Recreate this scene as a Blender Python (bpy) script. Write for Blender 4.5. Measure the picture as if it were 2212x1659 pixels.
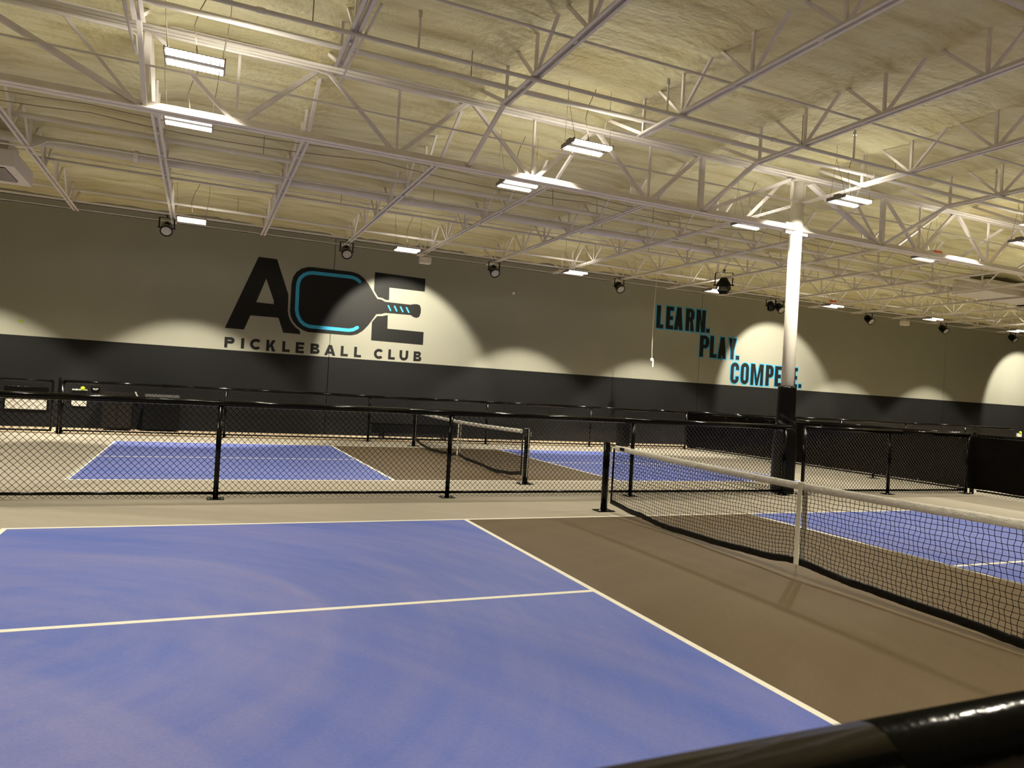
import bpy, math, random
from mathutils import Vector, Matrix, noise
for o in list(bpy.data.objects): bpy.data.objects.remove(o, do_unlink=True)
random.seed(7)
SC = bpy.context.scene
COL = SC.collection
PI = math.pi
# ------------------------------------------------------------------ camera
CX, CY, CZ = -5.0996, -1.8709, 1.5464
yaw, pitch, roll = 0.411844, 0.010108, 0.057397
fw = Vector((math.sin(yaw)*math.cos(pitch), math.cos(yaw)*math.cos(pitch), math.sin(pitch)))
rt = Vector((math.cos(yaw), -math.sin(yaw), 0)); up = rt.cross(fw)
r2 = rt*math.cos(roll)+up*math.sin(roll); u2 = up*math.cos(roll)-rt*math.sin(roll)
cd = bpy.data.cameras.new('camera'); cam = bpy.data.objects.new('camera', cd); COL.objects.link(cam)
cam.matrix_world = Matrix(((r2.x,u2.x,-fw.x,CX),(r2.y,u2.y,-fw.y,CY),(r2.z,u2.z,-fw.z,CZ),(0,0,0,1)))
cd.sensor_width = 36; cd.lens = 1542.68*36/2212; cd.clip_start = .05; cd.clip_end = 200
cd.dof.use_dof = True; cd.dof.focus_distance = 9.5; cd.dof.aperture_fstop = 7.0
SC.camera = cam
# ------------------------------------------------------------------ world, exposure, lamp power
w = bpy.data.worlds.new('world'); SC.world = w; w.use_nodes = True
w.node_tree.nodes['Background'].inputs[0].default_value = (.9,.85,.7,1)
w.node_tree.nodes['Background'].inputs[1].default_value = 0.0
SC.view_settings.view_transform = 'Standard'; SC.view_settings.look = 'None'
SC.view_settings.gamma = 1; SC.view_settings.use_curve_mapping = False
SC.view_settings.exposure = 0.0
LAMP_W = 340.0        # each high bay, downward beam
SIDE_W = 330.0       # tilted side beam of some lamps
FILL_W = 8.2           # added fill light above each high bay, brightens the ceiling
LAMP_COL = (1.0, .93, .755)
STRIP = 5.0

# ------------------------------------------------------------------ materials
def mat(name, col, rough=.6, metal=0, spec=.5, noise_amt=0, nscale=4, bump=0, bscale=30, emit=None, coat=0, stretch=None):
    m = bpy.data.materials.new(name); m.use_nodes = True
    nt = m.node_tree; b = nt.nodes['Principled BSDF']
    b.inputs['Base Color'].default_value = (*col, 1); b.inputs['Roughness'].default_value = rough
    b.inputs['Metallic'].default_value = metal; b.inputs['Specular IOR Level'].default_value = spec
    if coat: b.inputs['Coat Weight'].default_value = coat
    tc = nt.nodes.new('ShaderNodeTexCoord'); mp = nt.nodes.new('ShaderNodeMapping')
    nt.links.new(tc.outputs['Object'], mp.inputs[0])
    if stretch: mp.inputs['Scale'].default_value = stretch
    if noise_amt:
        n = nt.nodes.new('ShaderNodeTexNoise'); n.inputs['Scale'].default_value = nscale; n.inputs['Detail'].default_value = 6
        nt.links.new(mp.outputs[0], n.inputs['Vector'])
        mr = nt.nodes.new('ShaderNodeMapRange'); mr.inputs[1].default_value=.3; mr.inputs[2].default_value=.7
        mr.inputs[3].default_value = 1-noise_amt; mr.inputs[4].default_value = 1+noise_amt
        nt.links.new(n.outputs['Fac'], mr.inputs[0])
        mx = nt.nodes.new('ShaderNodeMix'); mx.data_type='RGBA'; mx.blend_type='MULTIPLY'; mx.inputs[0].default_value=1
        mx.inputs[6].default_value = (*col,1); nt.links.new(mr.outputs[0], mx.inputs[7])
        nt.links.new(mx.outputs[2], b.inputs['Base Color'])
    if bump:
        n2 = nt.nodes.new('ShaderNodeTexNoise'); n2.inputs['Scale'].default_value = bscale; n2.inputs['Detail'].default_value = 5
        nt.links.new(mp.outputs[0], n2.inputs['Vector'])
        bp = nt.nodes.new('ShaderNodeBump'); bp.inputs['Strength'].default_value = bump; bp.inputs['Distance'].default_value = .02
        nt.links.new(n2.outputs['Fac'], bp.inputs['Height']); nt.links.new(bp.outputs[0], b.inputs['Normal'])
    if emit:
        b.inputs['Emission Color'].default_value = (*emit[0],1); b.inputs['Emission Strength'].default_value = emit[1]
    return m
M = {}
M['steel'] = mat('painted_steel', (.76,.71,.68), .5, noise_amt=.06, nscale=6)
M['pipe'] = mat('painted_pipe', (.74,.70,.68), .45, noise_amt=.05, nscale=3)
M['duct'] = mat('painted_duct', (.72,.67,.65), .5)
M['wall'] = mat('wall_paint', (.285,.28,.23), .8, spec=.2, noise_amt=.03, nscale=.8)
M['wains'] = mat('black_wall_paint', (.0095,.0095,.010), .7, spec=.15, noise_amt=.15, nscale=.7)
M['decal'] = mat('black_vinyl', (.008,.008,.0075), .6, spec=.2)
M['dblue'] = mat('sky_blue_vinyl', (.04,.33,.56), .6, spec=.2)
M['walk'] = mat('tan_concrete', (.74,.58,.40), .6, noise_amt=.08, nscale=1.5)
M['line'] = mat('white_court_line', (.90,.87,.76), .7, noise_amt=.04, nscale=8)
M['black'] = mat('black_powder_coat', (.0025,.0025,.0025), .13, spec=.22, bump=.06, bscale=45)
M['wire'] = mat('black_vinyl_wire', (.004,.004,.004), .2, spec=.45)
M['net'] = mat('black_net_cord', (.003,.003,.004), .8, spec=.1)
M['nband'] = mat('black_net_band', (.003,.003,.003), .35, spec=.3, bump=.3, bscale=40)
M['tape'] = mat('white_net_tape', (.86,.83,.74), .6, noise_amt=.06, nscale=15, bump=.5, bscale=30)
M['strap'] = mat('cream_strap', (.82,.77,.63), .8, noise_amt=.06, nscale=25)
M['pad'] = mat('black_column_pad', (.003,.0026,.002), .33, spec=.25, bump=.15, bscale=6)
M['tarp'] = mat('dark_windscreen', (.003,.002,.0013), .42, spec=.07, noise_amt=.3, nscale=3, bump=1.0, bscale=3.5)
M['colw'] = mat('white_column_paint', (.70,.66,.58), .5)
M['house'] = mat('lamp_housing', (.20,.175,.155), .5)
M['refl'] = mat('lamp_reflector', (.35,.33,.3), .6)
M['led'] = mat('lamp_diode_strip', (1,1,1), .5, emit=((1,.93,.80), STRIP))
M['cable'] = mat('thin_cable', (.22,.19,.15), .6)
M['zinc'] = mat('zinc_bolt', (.6,.6,.6), .3, metal=.9)
M['lens'] = mat('unlit_spot_lens', (.42,.40,.36), .15)
M['white'] = mat('white_plastic', (.66,.63,.56), .5)
M['yellow'] = mat('yellow_ball', (.55,.75,.02), .5)
M['orange'] = mat('orange_box', (.65,.13,.04), .5)
M['brown'] = mat('dark_brown_crate', (.012,.010,.007), .7, spec=.15)
M['grill'] = mat('dark_opening', (.004,.004,.004), .8, spec=.1)
M['ltape'] = mat('green_tape', (.20,.28,.03), .6)
M['outlet'] = mat('outlet_cream', (.7,.66,.55), .5)
m = mat('clear_plastic', (.8,.8,.8), .1); m.node_tree.nodes['Principled BSDF'].inputs['Transmission Weight'].default_value=.9
m.node_tree.nodes['Principled BSDF'].inputs['IOR'].default_value=1.1; M['clear']=m

def court_mat(name, col, col2, centers, dust):
    """acrylic court paint with curved scrubber marks"""
    m = bpy.data.materials.new(name); m.use_nodes = True
    nt = m.node_tree; L = nt.links; N = nt.nodes.new; b = nt.nodes['Principled BSDF']
    b.inputs['Roughness'].default_value = .62; b.inputs['Specular IOR Level'].default_value = .35
    geo = N('ShaderNodeNewGeometry')
    facs = []
    for (cx, cy, rs, r0) in centers:
        sub = N('ShaderNodeVectorMath'); sub.operation='SUBTRACT'; sub.inputs[1].default_value=(cx,cy,0)
        L.new(geo.outputs['Position'], sub.inputs[0])
        ln = N('ShaderNodeVectorMath'); ln.operation='LENGTH'; L.new(sub.outputs[0], ln.inputs[0])
        sep = N('ShaderNodeSeparateXYZ'); L.new(sub.outputs[0], sep.inputs[0])
        at = N('ShaderNodeMath'); at.operation='ARCTAN2'; L.new(sep.outputs[1], at.inputs[0]); L.new(sep.outputs[0], at.inputs[1])
        cb = N('ShaderNodeCombineXYZ'); 
        mul = N('ShaderNodeMath'); mul.operation='MULTIPLY'; mul.inputs[1].default_value=rs; L.new(ln.outputs['Value'], mul.inputs[0])
        L.new(mul.outputs[0], cb.inputs[0]); L.new(at.outputs[0], cb.inputs[1])
        n = N('ShaderNodeTexNoise'); n.inputs['Scale'].default_value=1.6; n.inputs['Detail'].default_value=7; n.inputs['Roughness'].default_value=.6
        L.new(cb.outputs[0], n.inputs['Vector'])
        # the edge of a wiped disc
        g = N('ShaderNodeMapRange'); g.inputs[1].default_value=r0+.04; g.inputs[2].default_value=r0-.06; g.inputs[3].default_value=0; g.inputs[4].default_value=.27
        L.new(ln.outputs['Value'], g.inputs[0])
        g2 = N('ShaderNodeMapRange'); g2.inputs[1].default_value=r0-1.0; g2.inputs[2].default_value=r0; g2.inputs[3].default_value=0; g2.inputs[4].default_value=1
        L.new(ln.outputs['Value'], g2.inputs[0])
        gm = N('ShaderNodeMath'); gm.operation='MULTIPLY'; L.new(g.outputs[0], gm.inputs[0]); L.new(g2.outputs[0], gm.inputs[1])
        ad = N('ShaderNodeMath'); ad.operation='ADD'; L.new(n.outputs['Fac'], ad.inputs[0]); L.new(gm.outputs[0], ad.inputs[1])
        facs.append(ad.outputs[0])
    big = N('ShaderNodeTexNoise'); big.inputs['Scale'].default_value=.35; big.inputs['Detail'].default_value=3
    L.new(geo.outputs['Position'], big.inputs['Vector'])
    mixf = N('ShaderNodeMix'); L.new(big.outputs['Fac'], mixf.inputs[0]); L.new(facs[0], mixf.inputs[2]); L.new(facs[-1], mixf.inputs[3])
    mr = N('ShaderNodeMapRange'); mr.inputs[1].default_value=.36; mr.inputs[2].default_value=.72; L.new(mixf.outputs[0], mr.inputs[0])
    mx = N('ShaderNodeMix'); mx.data_type='RGBA'; mx.inputs[6].default_value=(*col,1); mx.inputs[7].default_value=(*col2,1)
    L.new(mr.outputs[0], mx.inputs[0])
    fine = N('ShaderNodeTexNoise'); fine.inputs['Scale'].default_value=55; fine.inputs['Detail'].default_value=4
    L.new(geo.outputs['Position'], fine.inputs['Vector'])
    fr = N('ShaderNodeMapRange'); fr.inputs[1].default_value=.3; fr.inputs[2].default_value=.7; fr.inputs[3].default_value=.94; fr.inputs[4].default_value=1.06
    L.new(fine.outputs['Fac'], fr.inputs[0])
    m2 = N('ShaderNodeMix'); m2.data_type='RGBA'; m2.blend_type='MULTIPLY'; m2.inputs[0].default_value=1
    L.new(mx.outputs[2], m2.inputs[6]); L.new(fr.outputs[0], m2.inputs[7])
    L.new(m2.outputs[2], b.inputs['Base Color'])
    bp = N('ShaderNodeBump'); bp.inputs['Strength'].default_value=.25; bp.inputs['Distance'].default_value=.003
    L.new(fine.outputs['Fac'], bp.inputs['Height']); L.new(bp.outputs[0], b.inputs['Normal'])
    return m
M['grey'] = court_mat('grey_court_paint', (.385,.345,.275), (.46,.41,.335), [(-12,-9,2.5,.1),(20,30,2.0,.1)], 0)
M['kitchen'] = court_mat('brown_grey_court_paint', (.118,.082,.045), (.150,.108,.062), [(-8,3,2.0,.1),(3,-6,2.2,.1)], 0)
M['blue'] = court_mat('blue_court_paint', (.105,.158,.52), (.215,.228,.52), [(-6.25,2.9,2.6,2.05),(-9.5,-1.5,1.7,5.3)], 0)

def foam_mat():
    m = bpy.data.materials.new('spray_foam'); m.use_nodes=True; nt=m.node_tree; L=nt.links; N=nt.nodes.new
    b = nt.nodes['Principled BSDF']; b.inputs['Roughness'].default_value=.85; b.inputs['Specular IOR Level'].default_value=.2
    geo = N('ShaderNodeNewGeometry')
    mp = N('ShaderNodeMapping'); mp.inputs['Scale'].default_value=(.35,2.6,1); L.new(geo.outputs['Position'], mp.inputs[0])
    n1 = N('ShaderNodeTexNoise'); n1.inputs['Scale'].default_value=1.6; n1.inputs['Detail'].default_value=8; n1.inputs['Roughness'].default_value=.62
    L.new(mp.outputs[0], n1.inputs['Vector'])
    n2 = N('ShaderNodeTexNoise'); n2.inputs['Scale'].default_value=.7; n2.inputs['Detail'].default_value=5
    L.new(geo.outputs['Position'], n2.inputs['Vector'])
    cr = N('ShaderNodeValToRGB'); e=cr.color_ramp.elements
    e[0].position=.30; e[0].color=(.50,.445,.24,1); e[1].position=.72; e[1].color=(.75,.72,.50,1)
    x=cr.color_ramp.elements.new(.5); x.color=(.66,.62,.39,1)
    L.new(n1.outputs['Fac'], cr.inputs[0])
    mx = N('ShaderNodeMix'); mx.data_type='RGBA'; mx.blend_type='MULTIPLY'
    mr=N('ShaderNodeMapRange'); mr.inputs[1].default_value=.5; mr.inputs[2].default_value=.75; mr.inputs[3].default_value=0; mr.inputs[4].default_value=.55
    L.new(n2.outputs['Fac'], mr.inputs[0]); L.new(mr.outputs[0], mx.inputs[0])
    L.new(cr.outputs[0], mx.inputs[6]); mx.inputs[7].default_value=(.86,.74,.56,1)
    mp2 = N('ShaderNodeMapping'); mp2.inputs['Scale'].default_value=(.55,5.5,1); L.new(geo.outputs['Position'], mp2.inputs[0])
    n4 = N('ShaderNodeTexNoise'); n4.inputs['Scale'].default_value=1.3; n4.inputs['Detail'].default_value=9; n4.inputs['Roughness'].default_value=.7; n4.inputs['Distortion'].default_value=.6
    L.new(mp2.outputs[0], n4.inputs['Vector'])
    m4=N('ShaderNodeMapRange'); m4.inputs[1].default_value=.60; m4.inputs[2].default_value=.72; m4.inputs[3].default_value=0; m4.inputs[4].default_value=.75; L.new(n4.outputs['Fac'], m4.inputs[0])
    mxx = N('ShaderNodeMix'); mxx.data_type='RGBA'; mxx.blend_type='MULTIPLY'; L.new(m4.outputs[0], mxx.inputs[0]); L.new(mx.outputs[2], mxx.inputs[6]); mxx.inputs[7].default_value=(.62,.55,.40,1)
    L.new(mxx.outputs[2], b.inputs['Base Color'])
    n3 = N('ShaderNodeTexNoise'); n3.inputs['Scale'].default_value=9; n3.inputs['Detail'].default_value=7; L.new(geo.outputs['Position'], n3.inputs['Vector'])
    ad = N('ShaderNodeMath'); ad.operation='ADD'; L.new(n1.outputs['Fac'], ad.inputs[0]); L.new(n3.outputs['Fac'], ad.inputs[1])
    bp = N('ShaderNodeBump'); bp.inputs['Strength'].default_value=.85; bp.inputs['Distance'].default_value=.04
    L.new(ad.outputs[0], bp.inputs['Height']); L.new(bp.outputs[0], b.inputs['Normal'])
    return m
M['foam'] = foam_mat()

# ------------------------------------------------------------------ mesh helpers
class MB:
    def __init__(s): s.v=[]; s.f=[]; s.smooth=False
    def box(s, x0,x1,y0,y1,z0,z1):
        n=len(s.v); s.v += [(x0,y0,z0),(x1,y0,z0),(x1,y1,z0),(x0,y1,z0),(x0,y0,z1),(x1,y0,z1),(x1,y1,z1),(x0,y1,z1)]
        s.f += [tuple(n+i for i in q) for q in ((0,3,2,1),(4,5,6,7),(0,1,5,4),(1,2,6,5),(2,3,7,6),(3,0,4,7))]; return s
    def frame(s, a, b):
        d=(b-a).normalized(); h=Vector((0,0,1)) if abs(d.z)<.95 else Vector((1,0,0))
        x=d.cross(h).normalized(); y=x.cross(d).normalized(); return d,x,y
    def bar(s, a, b, w, h):
        a=Vector(a); b=Vector(b); d,x,y=s.frame(a,b); n=len(s.v)
        for p in (a,b):
            for i,j in ((-1,-1),(1,-1),(1,1),(-1,1)): s.v.append(tuple(p+x*w/2*i+y*h/2*j))
        s.f += [tuple(n+i for i in q) for q in ((0,3,2,1),(4,5,6,7),(0,1,5,4),(1,2,6,5),(2,3,7,6),(3,0,4,7))]; return s
    def tube(s, pts, r, n=8, cap=True, closed=False):
        pts=[Vector(p) for p in pts]; base=len(s.v); k=len(pts); rs = r if isinstance(r,(list,tuple)) else [r]*k
        prev=None
        for i,p in enumerate(pts):
            d=(pts[min(i+1,k-1)]-pts[max(i-1,0)]).normalized()
            if prev is None:
                _,x,y=s.frame(p,p+d)
            else:
                x=(prev-d*prev.dot(d)).normalized(); y=x.cross(d).normalized()
            prev=x
            for j in range(n):
                a=2*PI*j/n; s.v.append(tuple(p+(x*math.cos(a)+y*math.sin(a))*rs[i]))
        for i in range(k-1):
            for j in range(n):
                a=base+i*n+j; b=base+i*n+(j+1)%n; s.f.append((a,b,b+n,a+n))
        if cap:
            s.f.append(tuple(base+j for j in range(n))[::-1]); s.f.append(tuple(base+(k-1)*n+j for j in range(n)))
        return s
    def lathe(s, prof, c=(0,0,0), n=24, wob=None):
        base=len(s.v)
        for i,(r,z) in enumerate(prof):
            for j in range(n):
                a=2*PI*j/n; rr=r+(wob(a,z) if wob else 0)
                s.v.append((c[0]+rr*math.cos(a), c[1]+rr*math.sin(a), c[2]+z))
        for i in range(len(prof)-1):
            for j in range(n):
                a=base+i*n+j; b=base+i*n+(j+1)%n; s.f.append((a,b,b+n,a+n))
        s.f.append(tuple(base+j for j in range(n))[::-1]); s.f.append(tuple(base+(len(prof)-1)*n+j for j in range(n)))
        return s
    def xform(s, mtx):
        s.v=[tuple(mtx@Vector(v)) for v in s.v]; return s
    def mesh(s, name, m, smooth=False):
        me=bpy.data.meshes.new(name); me.from_pydata(s.v, [], s.f)
        for k in (m if isinstance(m,(list,tuple)) else [m]): me.materials.append(M[k] if isinstance(k,str) else k)
        if smooth: me.polygons.foreach_set('use_smooth',[True]*len(me.polygons))
        me.update(); return me
    def build(s, name, m, parent=None, smooth=False, loc=None, bevel=0):
        o=bpy.data.objects.new(name, s.mesh(name,m,smooth)); COL.objects.link(o)
        if parent: o.parent=parent
        if loc: o.location=loc
        if bevel:
            md=o.modifiers.new('bevel','BEVEL'); md.width=bevel; md.segments=2
        return o
def place(name, me, parent=None, loc=(0,0,0), rot=(0,0,0)):
    o=bpy.data.objects.new(name, me); COL.objects.link(o)
    if parent: o.parent=parent
    o.location=loc; o.rotation_euler=rot; return o
def tag(o, label=None, cat=None, group=None, kind=None):
    if label: o['label']=label
    if cat: o['category']=cat
    if group: o['group']=group
    if kind: o['kind']=kind
    return o
def thing(name, label, cat, loc=(0,0,0), rz=0, group=None):
    o=bpy.data.objects.new(name,None); o.empty_display_size=.1; COL.objects.link(o); o.location=loc; o.rotation_euler=(0,0,rz)
    return tag(o,label,cat,group)
def copy_tree(o, parent=None):
    c=o.copy(); COL.objects.link(c); c.parent=parent
    for ch in list(o.children): copy_tree(ch, c)
    return c
def box(x0,x1,y0,y1,z0,z1): return MB().box(x0,x1,y0,y1,z0,z1)
def ordinal(n): return ['first','second','third','fourth','fifth','sixth','seventh','eighth','ninth','tenth','eleventh','twelfth','thirteenth','fourteenth','fifteenth','sixteenth','seventeenth','eighteenth','nineteenth','twentieth'][n]
# ------------------------------------------------------------------ setting: floor, walls, ceiling
XL, XR, YF, YW, ZC = -15.0, 34.0, -7.0, 19.0, 5.79
floor = box(XL,XR,YF,YW,-.2,-.004).build('floor','walk'); tag(floor,'tan concrete floor slab under the painted courts',kind='structure')
tag(box(XL+.02,XR-.02,-1.39,17.05,-.006,0).build('court_apron','grey',floor), 'light grey painted court apron')
def court(y0, y1):
    for a,b in ((-6.681,-2.134),(2.134,6.681)):
        box(a,b,y0+.025,y1-.025,-.002,.001).build('service_court','blue',floor)
    box(-2.134,2.134,y0+.025,y1-.025,-.002,.001).build('kitchen_zone','kitchen',floor)
    ym=(y0+y1)/2; t=.05; z=.0022
    for a,b in ((y0,y0+t),(y1-t,y1)): box(-6.706,6.706,a,b,-.001,z).build('sideline','line',floor)
    for a in (-6.706,6.706-t): box(a,a+t,y0+t,y1-t,-.001,z).build('baseline','line',floor)
    for a in (-2.134-t/2,2.134-t/2): box(a,a+t,y0+t,y1-t,-.001,z).build('kitchen_line','line',floor)
    for a,b in ((-6.656,-2.159),(2.159,6.656)): box(a,b,ym-t/2,ym+t/2,-.001,z).build('centre_line','line',floor)
court(0,6.096); court(9.40,15.50)

wb = thing('wall_back', None, None); tag(wb,'tall grey back wall with a black lower band', kind='structure'); ZB=2.225
seams=[XL,-1.75,11.3,24.4,XR]
for i in range(4):
    a,b=seams[i]+(.008 if i else 0),seams[i+1]-.008
    b_=MB(); b_.box(a,b,YW,YW+.2,-.1,ZB); b_.box(a,b,YW,YW+.2,ZB,6.3)
    me=b_.mesh('wall_panel',['wains','wall'])
    for k,p in enumerate(me.polygons): p.material_index = 0 if k<6 else 1
    place('wall_panel', me, wb)
def side_wall(name, x0,x1,y0,y1):
    b_=MB(); b_.box(x0,x1,y0,y1,-.1,ZB); b_.box(x0,x1,y0,y1,ZB,6.3)
    me=b_.mesh(name,['wains','wall'])
    for k,p in enumerate(me.polygons): p.material_index = 0 if k<6 else 1
    tag(place(name,me),kind='structure')
side_wall('wall_left',XL-.2,XL,YF,YW+.2); side_wall('wall_right',XR,XR+.2,YF,YW+.2); side_wall('wall_front',XL,XR,YF-.2,YF)

JX = [-14.2,-12.1,-10.1,-8.0,-5.90,-3.81,-1.71,.38,2.48,4.64,6.79,8.88,10.98,13.07,15.16,17.34,19.5,21.6,23.7,25.8,27.9,30.0,32.1]
def ceil_z(x,y):
    d=min(abs(x-j) for j in JX)
    z = ZC + .035*noise.noise(Vector((x*.45,y*2.6,0)))*.6 + .03*noise.noise(Vector((x*1.1,y*1.3,5)))+.007*noise.noise(Vector((x*3,y*6,9)))
    z -= .055*math.exp(-(d/.2)**2)*(1+.9*noise.noise(Vector((x*.5,y*1.7,3))))
    z -= .035*math.exp(-((y-7.95)/.22)**2)+.035*abs(noise.noise(Vector((x*4,y*5,11))))*math.exp(-(d/.45)**2)
    dw=YW-y
    if dw<.7: z -= (.7-dw)*.05*(1.0+.9*noise.noise(Vector((x*1.3,7,1)))) + .05*(.7-dw)*noise.noise(Vector((x*6,2,1)))
    return z
nx, ny = 330, 200; vs=[]; 
xs=[XL+(XR-XL)*(i/nx) for i in range(nx+1)]; ys=[YF+(YW-YF)*(j/ny) for j in range(ny+1)]
for y in ys:
    for x in xs: vs.append((x,y,ceil_z(x,y)))
fs=[(j*(nx+1)+i,(j+1)*(nx+1)+i,(j+1)*(nx+1)+i+1,j*(nx+1)+i+1) for j in range(ny) for i in range(nx)]
me=bpy.data.meshes.new('ceiling'); me.from_pydata(vs,[],fs); me.materials.append(M['foam']); me.polygons.foreach_set('use_smooth',[True]*len(me.polygons))
ceiling=place('ceiling',me); tag(ceiling,'cream spray-foam insulated ceiling with streaks and bulges',kind='structure')
box(XL,XR,YF,YW,6.2,6.25).build('roof_deck','foam',ceiling)

# ------------------------------------------------------------------ girder and column
YG, ZTC, ZBC = 7.95, 5.715, 4.765
g=thing('roof_girder','long white steel truss girder carried by the white column',  'girder')
for dy in (-.055,.055):
    MB().box(XL,30,YG+dy-.045,YG+dy+.045,ZTC+.035,ZTC+.047).box(XL,30,YG+(dy*.4)-.006,YG+(dy*.4)+.006,ZTC-.055,ZTC+.04).build('top_chord','steel',g)
    MB().box(XL,30,YG+dy-.045,YG+dy+.045,ZBC-.045,ZBC-.033).box(XL,30,YG+(dy*.4)-.006,YG+(dy*.4)+.006,ZBC-.04,ZBC+.06).build('bottom_chord','steel',g)
def web(a,b,w,h=None): MB().bar((a[0],YG,a[1]),(b[0],YG,b[1]),w,h or w).build('web_brace','steel',g)
t,bt=ZTC-.02,ZBC+.01
for c in (-8.04,4.66,17.36):
    # from a column to the right
    if c<17:
        tops=[c+2.13+2.093*k for k in range(5)]            # -5.9 ... 2.48
        bots=[(tops[k]+tops[k+1])/2 for k in range(4)]
        for k,x in enumerate(bots):
            web((tops[k]+.04,t),(x-.03,bt),.05); web((tops[k+1]-.04,t),(x+.03,bt),.05,.06); web((x,t),(x,bt),.032)
        for x in (tops[0],tops[-1]): web((x,t),(x,bt),.075)
        e0,e1=tops[0]-.07,tops[-1]+.10
        web((c+.15,t-.02),(e0,bt),.10,.06); web((c+12.7-.15,t-.02),(e1,bt),.10,.06)
        web((c+1.2,t),(e0-.02,bt),.035); web((c+12.7-1.2,t),(e1+.02,bt),.035)
def column(x, vis):
    c=thing('support_column', 'round white steel column wrapped in black padding at its foot' if vis else 'round white steel column left of the frame' , 'column',(x,YG,0))
    MB().lathe([(.113,0),(.113,5.62)],n=28).build('shaft','colw',c,True)
    MB().box(-.22,.22,-.16,.16,5.60,5.66).box(-.17,.17,-.01,.01,5.3,5.6).build('cap_plate','colw',c)
    for s in (-1,1):
        MB().box(s*.105 if s>0 else -.26,.26 if s>0 else -.105,-.03,.03,4.66,4.86).build('chord_bracket','colw',c)
    def wob(a,z):
        return .004*math.sin(3*a+z*4)+(.012*math.sin(z*46+a*4)*math.exp(-((z-1.22)/.15)**2))+.006*noise.noise(Vector((math.cos(a)*2,math.sin(a)*2,z*2)))
    prof=[(.205,0)]+[(.205-.045*min(1,max(0,(z/1.92-.45)/.3)),z) for z in [.02+.02*k for k in range(95)]]+[(.115,1.925)]
    MB().lathe(prof,n=40,wob=wob).build('column_pad','pad',c,True)
column(4.61,True)
column(-8.04,False); column(17.36,False)
bpy.data.objects['support_column.002']['label']='round white padded column beyond the right edge of the frame'

# ------------------------------------------------------------------ joists
ZJ=5.243
ww=.034
me_v=MB().box(-ww/2,ww/2,-ww/2,ww/2,0,ZC-ZJ).mesh('web_strut','steel')
me_p=MB().bar((0,0.02,0),(0,.60,ZC-ZJ),ww,ww).mesh('web_strut','steel')
me_n=MB().bar((0,-.02,0),(0,-.60,ZC-ZJ),ww,ww).mesh('web_strut','steel')
me_end=MB().bar((0,0,0),(0,1.0,ZC-ZJ-.02),.045,.045).mesh('end_web','steel')
me_end2=MB().bar((0,0,0),(0,-1.0,ZC-ZJ-.02),.045,.045).mesh('end_web','steel')
me_br=MB().bar((0,0,0),(0,1.28,ZBC-ZJ),.05,.05).mesh('bottom_brace','steel')
me_br2=MB().bar((0,0,0),(0,-1.28,ZBC-ZJ),.05,.05).mesh('bottom_brace','steel')
def chord(y0,y1):
    out=[]
    for s in (-1,1):
        a,b=(.014,.062) if s>0 else (-.062,-.014)
        out.append(MB().box(a,b,y0,y1,-.028,-.018).box(.014 if s>0 else -.024,.024 if s>0 else -.014,y0,y1,-.028,.03).mesh('chord_angle','steel'))
    return out
mech=chord(-6.9,6.66); mecf=chord(9.25,17.8)
me_spc=MB().box(-.016,.016,-.04,.04,-.024,.02).mesh('spacer','steel')
def joist(x, far, tie, label):
    j=thing('roof_joist',label,'roof joist',(x,0,ZJ),0,None)
    for m_ in (mecf if far else mech): place('chord_angle',m_,j)
    if far:
        nodes=[10.2+1.272*k for k in range(6)]
        for y in nodes+[9.4]: place('spacer',me_spc,j,(0,y+.3,0))
        place('end_web',me_end2,j,(0,9.3,0)); place('end_web',me_end,j,(0,17.2,0)); place('web_strut',me_v,j,(0,17.2,0))
        if tie: place('bottom_brace',me_br2,j,(0,9.25,0))
    else:
        nodes=[5.72-1.272*k for k in range(8)]
        place('end_web',me_end,j,(0,6.6,0)); place('web_strut',me_v,j,(0,6.6,0))
        for y in nodes: place('spacer',me_spc,j,(0,y+.3,0))
        if tie: place('bottom_brace',me_br,j,(0,6.64,0))
    for y in nodes:
        place('web_strut',me_v,j,(0,y,0)); place('web_strut',me_p,j,(0,y,0)); place('web_strut',me_n,j,(0,y,0))
    return j
near=[x for x in JX if -8.5<x<14]; far=[x for x in JX if -11<x]
ties=[-5.90,-1.71,2.48,6.79,10.98,15.16,19.5,23.7,27.9]
for i,x in enumerate(near):
    col = x==4.64
    joist(x,False,x in ties, 'white overhead joist meeting the girder right above the column' if col else
      ('white joist on the near side of the girder, %s left of the column'%ordinal(near.index(4.64)-i-1) if x<4.64 else 'white joist on the near side of the girder, %s right of the column'%ordinal(i-near.index(4.64)-1)))
for i,x in enumerate(far):
    k=i-far.index(4.64)
    joist(x,True,x in ties,'white joist between girder and back wall, starting behind the column top' if k==0 else
      'white joist running from girder to back wall, %s %s of the column'%(ordinal(abs(k)-1),'left' if k<0 else 'right'))
# the column joist is continuous through the girder line
for s in (-1,1):
    MB().box(4.64+(.014 if s>0 else -.062),4.64+(.062 if s>0 else -.014),6.6,9.3,ZJ-.028,ZJ-.016).build('column_tie','steel',g)

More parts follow.
